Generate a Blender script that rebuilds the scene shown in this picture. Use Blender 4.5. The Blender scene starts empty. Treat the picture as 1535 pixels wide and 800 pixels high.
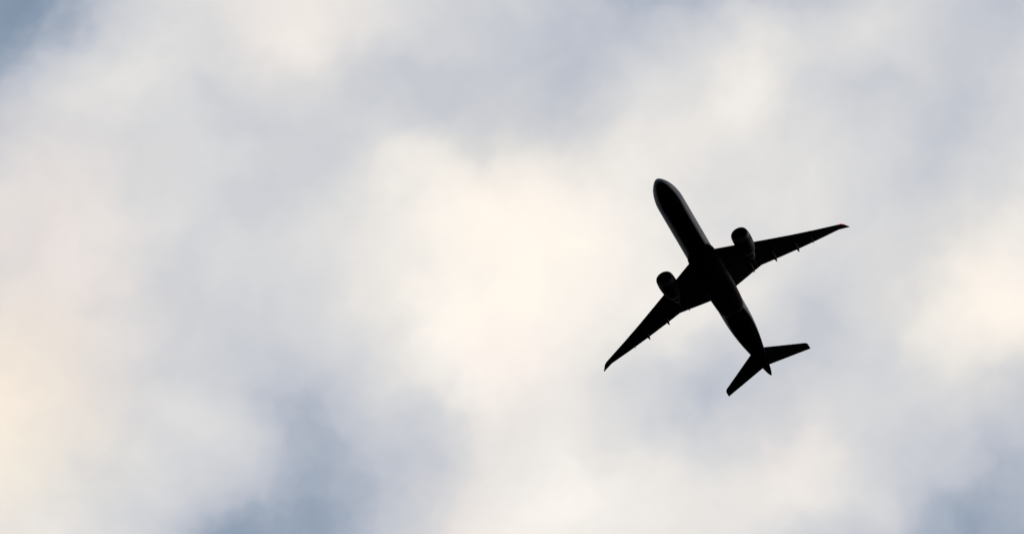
import bpy, bmesh, math, random
from mathutils import Matrix, Vector

# ------------------------------------------------------------------ camera
scene = bpy.context.scene
col = scene.collection
cam_data = bpy.data.cameras.new('camera')
cam_data.sensor_width = 36
cam_data.lens = 18 / math.tan(math.radians(4))          # long telephoto, 8 degrees across
cam_data.clip_start = 0.1
cam_data.clip_end = 60000
cam = bpy.data.objects.new('camera', cam_data)
col.objects.link(cam)
cam.location = (0, 0, 1.7)
cam.rotation_euler = (math.radians(90 + 38), 0, 0)      # level, looking 38 degrees up
scene.camera = cam

# ------------------------------------------------------------------ sun
SUN_AZ, SUN_EL = 58.0, 24.0                             # degrees right of the view direction, above horizon
sa, se = math.radians(SUN_AZ), math.radians(SUN_EL)
sun_dir = Vector((math.sin(sa) * math.cos(se), math.cos(sa) * math.cos(se), math.sin(se)))
sd = bpy.data.lights.new('sun', 'SUN')
sd.energy = 0.7
sd.angle = math.radians(12)
sd.color = (1.0, 0.87, 0.74)
sun = bpy.data.objects.new('sun', sd)
col.objects.link(sun)
sun.rotation_euler = sun_dir.to_track_quat('Z', 'Y').to_euler()

# ------------------------------------------------------------------ exposure
scene.view_settings.view_transform = 'Standard'
scene.view_settings.look = 'None'
scene.view_settings.gamma = 1
scene.view_settings.exposure = 0
scene.view_settings.use_curve_mapping = False

# ------------------------------------------------------------------ sky: Nishita behind a procedural cloud layer
# cloud puffs on the celestial sphere: (azimuth deg, elevation deg, thickness)
PUFFS = [
    (-5.65, 40.26, 0.128), (-4.97, 40.29, -0.172), (-4.29, 40.32, -0.228), (-3.61, 40.34, 0.072), (-2.93, 40.36, 0.084), (-2.24, 40.38, -0.005),
    (-1.56, 40.39, -0.226), (-0.87, 40.4, 0.08), (-0.19, 40.4, -0.077), (0.5, 40.4, -0.049), (1.18, 40.39, -0.125), (1.87, 40.38, -0.276),
    (2.55, 40.37, -0.262), (3.23, 40.35, -0.136), (3.91, 40.33, 0.168), (4.6, 40.31, -0.241), (5.28, 40.28, -0.04), (-5.28, 39.83, -0.273),
    (-4.6, 39.86, -0.08), (-3.92, 39.88, 0.092), (-3.25, 39.9, -0.042), (-2.57, 39.92, -0.056), (-1.89, 39.93, 0.426), (-1.21, 39.94, -0.001),
    (-0.53, 39.95, -0.065), (0.15, 39.95, 0.007), (0.83, 39.94, 0.058), (1.51, 39.94, -0.019), (2.19, 39.93, 0.179), (2.87, 39.91, 0.247),
    (3.55, 39.89, -0.27), (4.23, 39.87, 0.286), (4.9, 39.84, -0.069), (5.58, 39.81, 0.228), (-5.58, 39.36, -0.168), (-4.91, 39.39, -0.09),
    (-4.24, 39.42, 0.152), (-3.56, 39.44, -0.071), (-2.89, 39.46, 0.06), (-2.21, 39.47, -0), (-1.54, 39.48, -0.124), (-0.86, 39.49, 0.026),
    (-0.19, 39.49, 0.058), (0.49, 39.49, -0.216), (1.17, 39.49, -0.083), (1.84, 39.48, 0.01), (2.52, 39.47, -0.134), (3.19, 39.45, 0.181),
    (3.87, 39.43, 0.114), (4.54, 39.4, -0.066), (5.21, 39.38, -0.252), (-5.21, 38.92, 0.03), (-4.54, 38.95, -0.022), (-3.87, 38.97, 0.074),
    (-3.21, 38.99, -0.146), (-2.54, 39.01, 0.035), (-1.86, 39.02, -0.135), (-1.19, 39.03, -0.142), (-0.52, 39.04, -0.123), (0.15, 39.04, -0.085),
    (0.82, 39.04, 0.053), (1.49, 39.03, 0.004), (2.17, 39.02, 0.315), (2.84, 39, -0.103), (3.51, 38.99, -0.18), (4.18, 38.96, -0.222),
    (4.84, 38.94, 0.206), (5.51, 38.91, 0.211), (-5.51, 38.46, -0.055), (-4.85, 38.48, 0.092), (-4.18, 38.51, -0.223), (-3.52, 38.53, 0.199),
    (-2.85, 38.55, 0.082), (-2.19, 38.56, -0.125), (-1.52, 38.57, 0.309), (-0.85, 38.58, 0.263), (-0.18, 38.58, 0.232), (0.48, 38.58, 0.085),
    (1.15, 38.58, 0.146), (1.82, 38.57, -0.057), (2.49, 38.56, -0.058), (3.15, 38.54, 0.184), (3.82, 38.52, 0.304), (4.48, 38.5, -0.008),
    (5.14, 38.47, -0.111), (-5.15, 38.02, -0.041), (-4.49, 38.05, 0.196), (-3.83, 38.07, 0.054), (-3.17, 38.09, -0.185), (-2.5, 38.1, 0.006),
    (-1.84, 38.12, -0.188), (-1.18, 38.12, -0.006), (-0.51, 38.13, -0.086), (0.15, 38.13, 0.015), (0.81, 38.13, 0.186), (1.48, 38.12, -0.049),
    (2.14, 38.11, -0.091), (2.8, 38.1, 0.183), (3.46, 38.08, -0.165), (4.12, 38.06, -0.193), (4.78, 38.03, 0.047), (5.44, 38, 0.224),
    (-5.44, 37.55, 0.127), (-4.79, 37.58, -0.169), (-4.13, 37.6, 0.019), (-3.47, 37.63, -0.035), (-2.82, 37.64, -0.013), (-2.16, 37.66, 0.315),
    (-1.5, 37.67, -0.057), (-0.84, 37.67, 0.069), (-0.18, 37.68, 0.227), (0.48, 37.68, -0.076), (1.14, 37.67, 0.109), (1.8, 37.66, 0.201),
    (2.46, 37.65, 0.125), (3.11, 37.64, -0.19), (3.77, 37.62, 0.177), (4.43, 37.59, 0.233), (5.08, 37.57, 0.161), (-5.08, 37.11, -0.074),
    (-4.43, 37.14, 0.201), (-3.78, 37.16, -0.018), (-3.13, 37.18, -0.046), (-2.47, 37.2, -0.136), (-1.82, 37.21, -0.24), (-1.16, 37.22, 0.204),
    (-0.51, 37.22, 0.038), (0.15, 37.22, 0.231), (0.8, 37.22, 0.004), (1.46, 37.21, -0.039), (2.11, 37.2, 0.019), (2.77, 37.19, -0.1),
    (3.42, 37.17, -0.057), (4.07, 37.15, 0.165), (4.73, 37.13, 0.001), (5.38, 37.1, -0.045), (-5.38, 36.65, 0.155), (-4.73, 36.67, 0.202),
    (-4.08, 36.7, -0.191), (-3.43, 36.72, 0.2), (-2.78, 36.74, -0.154), (-2.13, 36.75, 0.008), (-1.48, 36.76, -0.111), (-0.83, 36.77, -0.039),
    (-0.18, 36.77, -0.078), (0.47, 36.77, 0.038), (1.12, 36.76, -0.07), (1.77, 36.76, -0.308), (2.43, 36.74, -0.2), (3.08, 36.73, 0.161),
    (3.72, 36.71, -0.186), (4.37, 36.69, -0.123), (5.02, 36.66, -0.166), (-5.02, 36.21, -0.04), (-4.38, 36.23, -0.007), (-3.73, 36.26, -0.226),
    (-3.09, 36.27, 0.301), (-2.44, 36.29, -0.017), (-1.8, 36.3, -0.023), (-1.15, 36.31, -0.004), (-0.5, 36.31, -0.091), (0.15, 36.31, 0.083),
    (0.79, 36.31, 0.174), (1.44, 36.31, 0.144), (2.09, 36.3, 0.301), (2.73, 36.28, 0.242), (3.38, 36.27, 0.066), (4.02, 36.25, 0.12),
    (4.67, 36.22, 0.074), (5.31, 36.2, 0.057), (-5.31, 35.74, 0.114), (-4.67, 35.77, -0.167), (-4.03, 35.79, 0.358), (-3.39, 35.81, -0.294),
    (-2.75, 35.83, -0.416), (-2.11, 35.84, -0.091), (-1.46, 35.85, -0.219), (-0.82, 35.86, 0.081), (-0.18, 35.86, 0.181), (0.47, 35.86, -0.046),
    (1.11, 35.86, 0.068), (1.75, 35.85, -0.112), (2.4, 35.84, -0.177), (3.04, 35.82, -0.036), (3.68, 35.8, -0.31), (4.32, 35.78, -0.073),
    (4.96, 35.76, -0.342),
]

PUFF_R = 0.01959       # angular radius of a puff, radians
# warm, thinner patches where the low sun shines through: azimuth, elevation, amount, radius
WARM = [(-5.1, 36.8, 1.5, 0.026), (0.0, 38.3, 0.55, 0.028), (4.7, 37.6, 0.6, 0.02)]
PINK = [(-4.7, 38.4, 1.0, 0.022), (-4.3, 37.5, 0.8, 0.022), (-2.2, 40.0, 0.6, 0.018), (0.0, 37.1, 0.6, 0.014),
        (2.7, 36.5, 0.5, 0.012), (-0.4, 36.0, 0.6, 0.014)]

world = bpy.data.worlds.new('World')
scene.world = world
world.use_nodes = True
nt = world.node_tree
nt.nodes.clear()


def srgb(r, g, b):
    f = lambda c: c / 12.92 if c <= 0.04045 else ((c + 0.055) / 1.055) ** 2.4
    return (f(r / 255), f(g / 255), f(b / 255), 1)


class N:
    """tiny helpers that add nodes to one tree"""
    def __init__(s, tree): s.t = tree

    def node(s, kind, **kw):
        n = s.t.nodes.new(kind)
        for k, v in kw.items(): setattr(n, k, v)
        return n

    def put(s, sock, v):
        if hasattr(v, 'is_output'): s.t.links.new(v, sock)
        else: sock.default_value = v

    def math(s, op, *a):
        n = s.node('ShaderNodeMath', operation=op)
        for i, v in enumerate(a): s.put(n.inputs[i], v)
        return n.outputs[0]

    def vec(s, op, *a):
        n = s.node('ShaderNodeVectorMath', operation=op)
        for i, v in enumerate(a):
            if op == 'SCALE' and i == 1: s.put(n.inputs['Scale'], v)
            else: s.put(n.inputs[i], v)
        return n.outputs['Value'] if op in ('DISTANCE', 'DOT_PRODUCT', 'LENGTH') else n.outputs['Vector']

    def noise(s, v, scale, detail=3, rough=0.5, out='Fac'):
        n = s.node('ShaderNodeTexNoise')
        s.put(n.inputs['Vector'], v)
        n.inputs['Scale'].default_value = scale
        n.inputs['Detail'].default_value = detail
        n.inputs['Roughness'].default_value = rough
        return n.outputs[out]

    def maprange(s, v, a, b, c, d, interp='LINEAR'):
        n = s.node('ShaderNodeMapRange', interpolation_type=interp)
        for i, x in enumerate((v, a, b, c, d)): s.put(n.inputs[i], x)
        return n.outputs[0]


def sky_dir(az, el):
    a, e = math.radians(az), math.radians(el)
    return (math.sin(a) * math.cos(e), math.cos(a) * math.cos(e), math.sin(e))


w = N(nt)
tc = w.node('ShaderNodeTexCoord')
D = w.vec('NORMALIZE', tc.outputs['Generated'])
# turbulence folds the soft puffs into wisps
wn = w.noise(D, 75, 3.5, 0.55, 'Color')
wn = w.vec('SUBTRACT', wn, (0.5, 0.5, 0.5))
P = w.vec('ADD', D, w.vec('SCALE', wn, 0.013))
acc = None
for az, el, amp in PUFFS:
    v = w.maprange(w.vec('DISTANCE', P, sky_dir(az, el)), PUFF_R, 0.0, 0.0, amp, 'SMOOTHSTEP')
    acc = v if acc is None else w.math('ADD', acc, v)
big = w.math('MULTIPLY', w.math('SUBTRACT', w.noise(D, 4, 5, 0.55), 0.5), 0.9)
fine = w.math('MULTIPLY', w.math('SUBTRACT', w.noise(P, 85, 4.5, 0.52), 0.5), 0.26)
thick = w.math('ADD', w.math('ADD', w.math('ADD', acc, 0.6 + 0.0), big), fine)
ramp = w.node('ShaderNodeValToRGB')
cr = ramp.color_ramp
stops = [(0.0, (120, 142, 165)), (0.18, (146, 162, 182)), (0.36, (188, 193, 204)), (0.5, (206, 208, 213)),
         (0.62, (218, 218, 219)), (0.72, (231, 228, 225)), (0.82, (240, 236, 231)), (0.92, (250, 244, 238)), (1.0, (255, 249, 240))]
while len(cr.elements) < len(stops): cr.elements.new(0.5)
for e_, (p, c) in zip(cr.elements, stops): e_.position = p; e_.color = srgb(*c)
nt.links.new(thick, ramp.inputs[0])
# warm tint
tinted = ramp.outputs[0]
for patches, tone in ((WARM, (1.01, 0.975, 0.92, 1)), (PINK, (1.0, 0.962, 0.958, 1))):
    wacc = None
    for az, el, amp, r in patches:
        v = w.maprange(w.vec('DISTANCE', P, sky_dir(az, el)), r, 0.0, 0.0, amp, 'SMOOTHSTEP')
        wacc = v if wacc is None else w.math('ADD', wacc, v)
    tint = w.node('ShaderNodeMix', data_type='RGBA', blend_type='MULTIPLY', clamp_factor=False)
    w.put(tint.inputs[0], wacc)
    nt.links.new(tinted, tint.inputs[6])
    tint.inputs[7].default_value = tone
    tinted = tint.outputs[2]
# the cloud deck is thinnest and brightest round the part of the sky in view and darker away from it
glow = w.maprange(w.vec('DISTANCE', D, sky_dir(6, 36)), 0.12, 1.3, 1.0, 0.22, 'SMOOTHSTEP')
bg_c = w.node('ShaderNodeBackground')
nt.links.new(tint.outputs[2], bg_c.inputs['Color'])
nt.links.new(glow, bg_c.inputs['Strength'])
sky = w.node('ShaderNodeTexSky', sky_type='NISHITA')
sky.sun_disc = False
sky.sun_elevation = se
sky.sun_rotation = sa
bg_s = w.node('ShaderNodeBackground')
nt.links.new(sky.outputs[0], bg_s.inputs['Color'])
bg_s.inputs['Strength'].default_value = 0.06
cover = w.maprange(thick, -0.1, 0.4, 0.7, 1.0, 'SMOOTHSTEP')
mixs = w.node('ShaderNodeMixShader')
nt.links.new(cover, mixs.inputs[0])
nt.links.new(bg_s.outputs[0], mixs.inputs[1])
nt.links.new(bg_c.outputs[0], mixs.inputs[2])
wo = w.node('ShaderNodeOutputWorld')
nt.links.new(mixs.outputs[0], wo.inputs['Surface'])
world.cycles.sampling_method = 'MANUAL'
world.cycles.sample_map_resolution = 512


# ------------------------------------------------------------------ materials
def paint(name, color, rough=0.35, metal=0.0, coat=0.0, spec=0.5, dirt=0.15):
    m = bpy.data.materials.new(name)
    m.use_nodes = True
    t = N(m.node_tree)
    b = m.node_tree.nodes['Principled BSDF']
    tcn = t.node('ShaderNodeTexCoord')
    mp = t.node('ShaderNodeMapping')
    mp.inputs['Scale'].default_value = (0.25, 1.2, 1.2)   # streaks run along the airflow
    m.node_tree.links.new(tcn.outputs['Object'], mp.inputs[0])
    n = t.noise(mp.outputs[0], 1.3, 5, 0.6)
    mx = t.node('ShaderNodeMix', data_type='RGBA')
    t.put(mx.inputs[0], t.maprange(n, 0.35, 0.75, 0.0, 1.0))
    mx.inputs[6].default_value = (*color, 1)
    mx.inputs[7].default_value = (*[c * (1 - dirt * 2) for c in color], 1)
    m.node_tree.links.new(mx.outputs[2], b.inputs['Base Color'])
    t.put(b.inputs['Roughness'], t.maprange(n, 0.2, 0.8, rough * 0.8, rough * 1.3))
    b.inputs['Metallic'].default_value = metal
    b.inputs['Specular IOR Level'].default_value = spec
    b.inputs['Coat Weight'].default_value = coat
    b.inputs['Coat Roughness'].default_value = 0.12
    return m


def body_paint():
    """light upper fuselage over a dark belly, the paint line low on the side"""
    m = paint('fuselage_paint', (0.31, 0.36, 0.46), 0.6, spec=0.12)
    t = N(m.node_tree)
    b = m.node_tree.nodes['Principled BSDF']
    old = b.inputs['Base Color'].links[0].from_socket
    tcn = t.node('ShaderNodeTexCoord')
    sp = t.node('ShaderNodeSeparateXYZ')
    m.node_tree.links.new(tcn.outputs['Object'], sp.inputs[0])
    # the edge of the painted shade rises towards nose and tail
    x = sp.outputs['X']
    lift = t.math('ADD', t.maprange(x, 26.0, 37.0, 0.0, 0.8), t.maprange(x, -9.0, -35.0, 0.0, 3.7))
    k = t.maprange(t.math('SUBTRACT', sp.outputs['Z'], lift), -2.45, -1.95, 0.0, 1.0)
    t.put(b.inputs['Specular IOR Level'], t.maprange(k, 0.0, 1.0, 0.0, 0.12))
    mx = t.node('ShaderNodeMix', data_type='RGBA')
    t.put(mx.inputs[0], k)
    mx.inputs[6].default_value = (0.004, 0.004, 0.006, 1)  # near-black belly: shade of the underside put into the colour
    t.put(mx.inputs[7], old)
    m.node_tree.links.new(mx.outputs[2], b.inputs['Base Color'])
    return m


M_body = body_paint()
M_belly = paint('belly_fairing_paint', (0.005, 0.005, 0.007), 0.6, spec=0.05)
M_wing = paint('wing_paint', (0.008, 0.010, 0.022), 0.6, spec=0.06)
M_nac = paint('nacelle_paint', (0.006, 0.007, 0.011), 0.55, spec=0.05)
M_lip = paint('bare_metal', (0.05, 0.052, 0.06), 0.45, metal=0.6)
M_dark = paint('fan_titanium', (0.008, 0.008, 0.009), 0.5)
M_hot = paint('exhaust_metal', (0.012, 0.011, 0.010), 0.6, spec=0.1)
M_glass = paint('window_glass', (0.01, 0.011, 0.013), 0.08)


def lamp_mat(name, color, strength):
    m = bpy.data.materials.new(name)
    m.use_nodes = True
    b = m.node_tree.nodes['Principled BSDF']
    b.inputs['Base Color'].default_value = (*color, 1)
    b.inputs['Emission Color'].default_value = (*color, 1)
    b.inputs['Emission Strength'].default_value = strength
    return m


M_red = lamp_mat('port_lamp', (1.0, 0.06, 0.045), 2.0)
M_green = lamp_mat('starboard_lamp', (0.75, 0.95, 0.88), 0.9)
M_ground = bpy.data.materials.new('dusk_field')
M_ground.use_nodes = True
g = N(M_ground.node_tree)
gb = M_ground.node_tree.nodes['Principled BSDF']
gtc = g.node('ShaderNodeTexCoord')
gr = g.node('ShaderNodeValToRGB')
gr.color_ramp.elements[0].color = (0.010, 0.014, 0.006, 1)
gr.color_ramp.elements[1].color = (0.022, 0.024, 0.014, 1)
M_ground.node_tree.links.new(g.noise(gtc.outputs['Object'], 0.02, 8, 0.6), gr.inputs[0])
M_ground.node_tree.links.new(gr.outputs[0], gb.inputs['Base Color'])
gb.inputs['Roughness'].default_value = 0.95


# ------------------------------------------------------------------ helpers
def obj(name, bm, mat, parent=None, smooth=True):
    bmesh.ops.remove_doubles(bm, verts=bm.verts, dist=1e-5)
    bmesh.ops.recalc_face_normals(bm, faces=bm.faces)
    me = bpy.data.meshes.new(name)
    bm.to_mesh(me)
    bm.free()
    for p in me.polygons: p.use_smooth = smooth
    me.materials.append(mat)
    o = bpy.data.objects.new(name, me)
    col.objects.link(o)
    o.parent = parent
    return o


def loft(rings, caps=True, bm=None):
    bm = bm or bmesh.new()
    vs = [[bm.verts.new(p) for p in r] for r in rings]
    n = len(rings[0])
    for a, b in zip(vs, vs[1:]):
        for i in range(n):
            bm.faces.new((a[i], a[(i + 1) % n], b[(i + 1) % n], b[i]))
    if caps:
        bm.faces.new(vs[0])
        bm.faces.new(list(reversed(vs[-1])))
    return bm


def interp(tab, x):
    """Catmull-Rom-like (monotone Hermite) interpolation through a table of rows"""
    if x <= tab[0][0]: return tab[0][1:]
    if x >= tab[-1][0]: return tab[-1][1:]
    for i in range(len(tab) - 1):
        if tab[i][0] <= x <= tab[i + 1][0]: break
    h = tab[i + 1][0] - tab[i][0]
    t = (x - tab[i][0]) / h
    out = []
    def slope(j, c):
        if j <= 0 or j >= len(tab) - 1:
            k = 0 if j <= 0 else len(tab) - 2
            return (tab[k + 1][c] - tab[k][c]) / (tab[k + 1][0] - tab[k][0])
        a = (tab[j][c] - tab[j - 1][c]) / (tab[j][0] - tab[j - 1][0])
        b = (tab[j + 1][c] - tab[j][c]) / (tab[j + 1][0] - tab[j][0])
        return 0 if a * b <= 0 else 2 * a * b / (a + b)
    for c in range(1, len(tab[0])):
        p0, p1 = tab[i][c], tab[i + 1][c]
        m0, m1 = slope(i, c) * h, slope(i + 1, c) * h
        out.append((2*t**3 - 3*t**2 + 1)*p0 + (t**3 - 2*t**2 + t)*m0 + (-2*t**3 + 3*t**2)*p1 + (t**3 - t**2)*m1)
    return out


def lathe(profile, cx, cy, cz, n=56, bm=None, closed=False):
    """profile of (x, r) turned about the x axis through (cx, cy, cz)"""
    bm = bm or bmesh.new()
    rings = [[bm.verts.new((cx + x, cy + r * math.cos(2*math.pi*i/n), cz + r * math.sin(2*math.pi*i/n))) for i in range(n)]
             for x, r in profile]
    for a, b in zip(rings, rings[1:]):
        for i in range(n):
            bm.faces.new((a[i], a[(i + 1) % n], b[(i + 1) % n], b[i]))
    return bm


NX = 36.5     # the thing's origin lies 36.5 m behind the nose; stations below are metres behind the nose

# ------------------------------------------------------------------ ground
bm = bmesh.new()
S = 30000
v = [bm.verts.new(p) for p in ((-S, -S, 0), (S, -S, 0), (S, S, 0), (-S, S, 0))]
bm.faces.new(v)
go = obj('ground', bm, M_ground, smooth=False)
go['kind'] = 'structure'

# ------------------------------------------------------------------ airliner
plane = bpy.data.objects.new('airliner', None)
col.objects.link(plane)
plane['label'] = 'dark twin engine airliner seen from below, flying across pale evening clouds'
plane['category'] = 'airplane'
plane.matrix_world = Matrix(((-0.38033379, 0.86135748, -0.33676326, 45.806),
                             (-0.92272713, -0.32875754, 0.20122904, 1306.058),
                             (0.06261667, 0.38727480, 0.91983552, 1018.865),
                             (0, 0, 0, 1)))

# fuselage: station, half width, top z, bottom z
FUS = [(0.0, 0.03, -0.92, -0.98), (0.08, 0.28, -0.70, -1.20), (0.25, 0.54, -0.46, -1.45), (0.7, 0.95, -0.1, -1.8),
       (1.5, 1.4, 0.42, -2.15), (2.5, 1.8, 1.1, -2.48), (3.5, 2.12, 1.8, -2.7), (4.5, 2.4, 2.35, -2.86),
       (6, 2.74, 2.83, -3.0), (7.5, 2.98, 3.04, -3.08), (8.7, 3.08, 3.1, -3.1), (12, 3.1, 3.1, -3.1), (30, 3.1, 3.1, -3.1),
       (49, 3.1, 3.1, -3.1), (52, 3.04, 3.1, -2.95), (55, 2.88, 3.1, -2.55), (58, 2.62, 3.08, -2.05),
       (61, 2.26, 3.0, -1.48), (64, 1.82, 2.85, -0.88), (67, 1.38, 2.6, -0.25), (69.5, 1.03, 2.3, 0.18), (71.5, 0.7, 1.9, 0.42),
       (72.6, 0.42, 1.4, 0.46), (73.1, 0.16, 1.0, 0.5)]
st = [0, .03, .08, .16, .25, .4, .55, .7, .9, 1.1, 1.5, 2, 2.5, 3, 3.5, 4, 4.5, 5.2, 6, 7, 8, 9, 10, 12] + list(range(14, 49, 2)) + \
     [49 + .8 * i for i in range(30)] + [72.8, 73.1]
rings = []
for s in st:
    hw, zt, zb = interp(FUS, s)
    zc, hh = (zt + zb) / 2, (zt - zb) / 2
    rings.append([(NX - s, hw * math.cos(2*math.pi*i/72), zc + hh * math.sin(2*math.pi*i/72)) for i in range(72)])
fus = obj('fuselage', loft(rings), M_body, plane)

# cockpit windscreen panes, set 3 mm proud of the nose
def fus_point(s, ang, out=0.004):
    hw, zt, zb = interp(FUS, s)
    zc, hh = (zt + zb) / 2, (zt - zb) / 2
    return (NX - s, (hw + out) * math.cos(ang), zc + (hh + out) * math.sin(ang))

for sgn in (1, -1):
    for s0, s1, a0, a1 in ((2.55, 3.35, 62, 87), (2.8, 3.75, 38, 59), (3.35, 4.5, 24, 38)):
        bm = bmesh.new()
        gridv = [[bm.verts.new(fus_point(s0 + (s1 - s0) * i / 5, math.radians(90 + sgn * (a0 + (a1 - a0) * j / 5 - 90)), 0.01))
                  for j in range(6)] for i in range(6)]
        for i in range(5):
            for j in range(5):
                bm.faces.new((gridv[i][j], gridv[i+1][j], gridv[i+1][j+1], gridv[i][j+1]))
        obj('windscreen_pane', bm, M_glass, fus)

# belly fairing round the wing box: station, half width, bottom z
FAIR = [(23.6, 2.2, -2.95), (24.6, 2.75, -3.2), (26, 3.3, -3.42), (28, 3.45, -3.6), (32, 3.5, -3.72), (38, 3.45, -3.72),
        (41, 3.3, -3.66), (43.5, 3.16, -3.5), (45.3, 2.9, -3.3), (46.4, 2.5, -3.12), (46.9, 2.1, -2.95)]
rings = []
s = 23.6
while s <= 46.91:
    hw, zb = interp(FAIR, s)
    zt = -0.55
    zc, hh = (zt + zb) / 2, (zt - zb) / 2
    r = []
    for i in range(48):
        a = 2 * math.pi * i / 48
        c_, s_ = math.cos(a), math.sin(a)
        r.append((NX - s, hw * math.copysign(abs(c_) ** 0.72, c_), zc + hh * math.copysign(abs(s_) ** 0.8, s_)))
    rings.append(r)
    s += 0.5175
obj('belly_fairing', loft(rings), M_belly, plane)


# wings: span y, leading-edge station, trailing-edge station, thickness ratio
def wing_z(y):
    y = abs(y)
    return -1.6 + max(0, y - 3) * 0.115 + 0.0028 * max(0, y - 3) ** 2

WING = [(1.5, 25.6, 40.75, .13), (3.1, 26.75, 40.62, .13), (5.5, 28.25, 40.38, .12), (8.0, 29.85, 40.13, .115),
        (10.7, 31.7, 39.93, .11), (10.9, 31.84, 39.98, .11), (15, 34.62, 41.42, .10), (20, 38.09, 43.2, .095), (25, 41.55, 44.96, .09),
        (29.95, 44.98, 46.72, .09), (30.8, 45.58, 47.3, .085), (31.25, 45.92, 47.6, .08), (31.6, 46.55, 47.84, .08),
        (32.0, 47.35, 48.12, .07), (32.4, 48.12, 48.42, .06)]


def airfoil(le, te, y, z, tc_, vertical=False):
    c = te - le
    pts = []
    k = 16
    xs = [0.5 * (1 - math.cos(math.pi * i / k)) for i in range(k + 1)]
    def th(x): return 5 * tc_ * (0.2969 * math.sqrt(x) - 0.126 * x - 0.3516 * x*x + 0.2843 * x**3 - 0.1036 * x**4) + 0.0012
    up = [(x, th(x)) for x in xs]
    lo = [(x, -th(x)) for x in reversed(xs[1:-1])]
    for x, t in up + lo:
        if vertical: pts.append((NX - (le + c * x), t * c, z))
        else: pts.append((NX - (le + c * x), y, z + t * c - (0.012 * c * (1 - x))))
    return pts


def wing(sgn):
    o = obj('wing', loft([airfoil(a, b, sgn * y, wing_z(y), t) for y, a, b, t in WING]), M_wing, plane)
    for y, te, over, ln, r in ((8.5, 40.0, 0.15, 5.0, 0.34), (14.13, 41.1, 0.62, 4.6, 0.36), (19.62, 43.07, 0.6, 4.0, 0.33), (23.45, 44.42, 0.02, 2.6, 0.17)):
        prof = [(0, .02), (-.1, .25), (-.25, .6), (-.45, .95), (-.6, 1.0), (-.75, .85), (-.9, .45), (-.97, .18), (-1, .03)]
        bm = lathe([(p * ln, q * r) for p, q in prof], 0, 0, 0, 16)
        for v in bm.verts: v.co.z *= 1.35
        bmesh.ops.translate(bm, verts=bm.verts, vec=(NX - (te + over - ln), sgn * y, wing_z(y) - 0.42))
        obj('flap_track_fairing', bm, M_wing, o)
    q = 0.8 if sgn > 0 else 0.7
    bm = lathe([(0.3 * q, .02), (.25 * q, .1 * q), (.1 * q, .16 * q), (-.1 * q, .17 * q), (-.3 * q, .1 * q), (-.36 * q, .02)], NX - 45.85, sgn * 31.22, wing_z(31.2), 16)
    obj('navigation_light', bm, M_red if sgn > 0 else M_green, o)
    return o


wing(1)
wing(-1)

# tailplanes
STAB = [(0.5, 63.5, 70.05, .1), (2.1, 64.85, 70.72, .1), (6, 68.12, 72.38, .09), (10.2, 71.63, 74.16, .085),
        (10.55, 71.98, 74.31, .08), (10.78, 72.36, 74.4, .07), (10.9, 72.8, 74.42, .05)]
for sgn in (1, -1):
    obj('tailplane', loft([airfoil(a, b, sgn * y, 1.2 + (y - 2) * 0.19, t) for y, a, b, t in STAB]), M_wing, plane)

# tail fin
FIN = [(2.2, 60.2, 71.6, .09), (3.4, 61.8, 71.9, .09), (8, 66.4, 73.3, .085), (11.6, 69.9, 74.4, .08), (12.1, 70.7, 74.5, .06)]
bm = loft([airfoil(a, b, 0, z, t, True) for z, a, b, t in FIN])
obj('tail_fin', bm, M_wing, plane)


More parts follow.
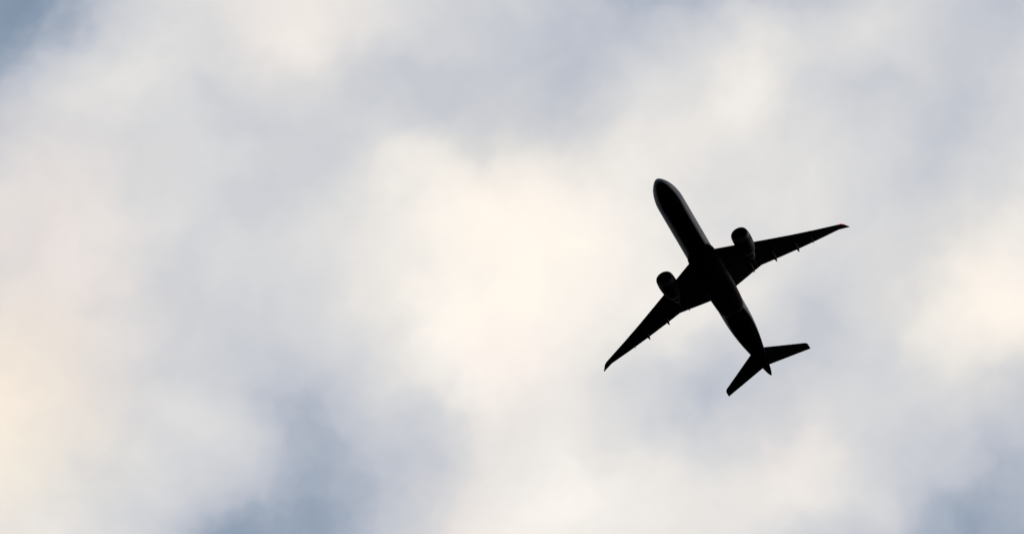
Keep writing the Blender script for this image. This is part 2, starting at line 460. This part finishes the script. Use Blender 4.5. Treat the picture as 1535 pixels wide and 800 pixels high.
# engines
def engine(sgn):
    y, z, x0 = sgn * 9.75, -3.2, NX - 25.2
    outer = [(0.0, 1.86), (-0.06, 1.94), (-0.3, 2.02), (-0.9, 2.1), (-2.0, 2.14), (-3.2, 2.1), (-4.4, 1.98), (-5.3, 1.80), (-6.0, 1.62), (-6.02, 1.56)]
    inner = [(-5.4, 1.55), (-3.0, 1.55), (-1.2, 1.6), (-0.5, 1.66), (-0.15, 1.74), (-0.02, 1.82), (0.0, 1.86)]
    bm = lathe(outer[3:] + inner[:3], x0, y, z)
    n_ = obj('engine', bm, M_nac, plane)
    obj('inlet_lip', lathe(outer[:4], x0, y, z, bm=lathe(inner[2:], x0, y, z)), M_lip, n_)
    # fan: twisted blades with a disc behind them
    bm = lathe([(-2.1, 1.54), (-2.12, 0.3)], x0, y, z, 48)
    for k in range(22):
        a = 2 * math.pi * k / 22
        row = []
        for j in range(7):
            r = 0.42 + (1.53 - 0.42) * j / 6
            tw = math.radians(25 + 35 * j / 6)
            sweep = 0.12 * math.sin(j / 6 * math.pi)
            half = 0.24
            pr = []
            for q in (-1, 1):
                da = (q * half * math.sin(tw)) / r + sweep
                pr.append(bm.verts.new((x0 - 1.7 - q * half * math.cos(tw) * 0.8, y + r * math.cos(a + da), z + r * math.sin(a + da))))
            row.append(pr)
        for p, q in zip(row, row[1:]): bm.faces.new((p[0], p[1], q[1], q[0]))
    obj('fan', bm, M_dark, n_)
    obj('spinner', lathe([(-1.0, 0.01), (-1.08, .14), (-1.3, .28), (-1.6, .4), (-2.0, .46)], x0, y, z, 32), M_dark, n_)
    obj('core_nozzle', lathe([(-5.3, 1.2), (-6.4, 1.12), (-7.4, .95), (-8.3, .74), (-8.32, .68), (-7.6, .66)], x0, y, z, 40), M_hot, n_)
    obj('exhaust_cone', lathe([(-7.6, .6), (-8.3, .5), (-9.0, .28), (-9.5, .02)], x0, y, z, 32), M_hot, n_)
    # pylon
    secs = []
    for s, zt, zb, hw in ((27.3, -1.2, -1.5, .06), (28.5, -.95, -1.6, .2), (30.5, -.95, -1.75, .26), (33, -1.0, -1.9, .26), (35.5, -1.1, -1.8, .18), (38, -1.15, -1.35, .05)):
        zc, hh = (zt + zb) / 2, (zt - zb) / 2
        secs.append([(NX - s, y + hw * math.copysign(abs(math.cos(a)) ** .5, math.cos(a)), zc + hh * math.copysign(abs(math.sin(a)) ** .5, math.sin(a)))
                     for a in [2 * math.pi * (i + .5) / 20 for i in range(20)]])
    obj('pylon', loft(secs), M_wing, n_)
    return n_


engine(1)
engine(-1)
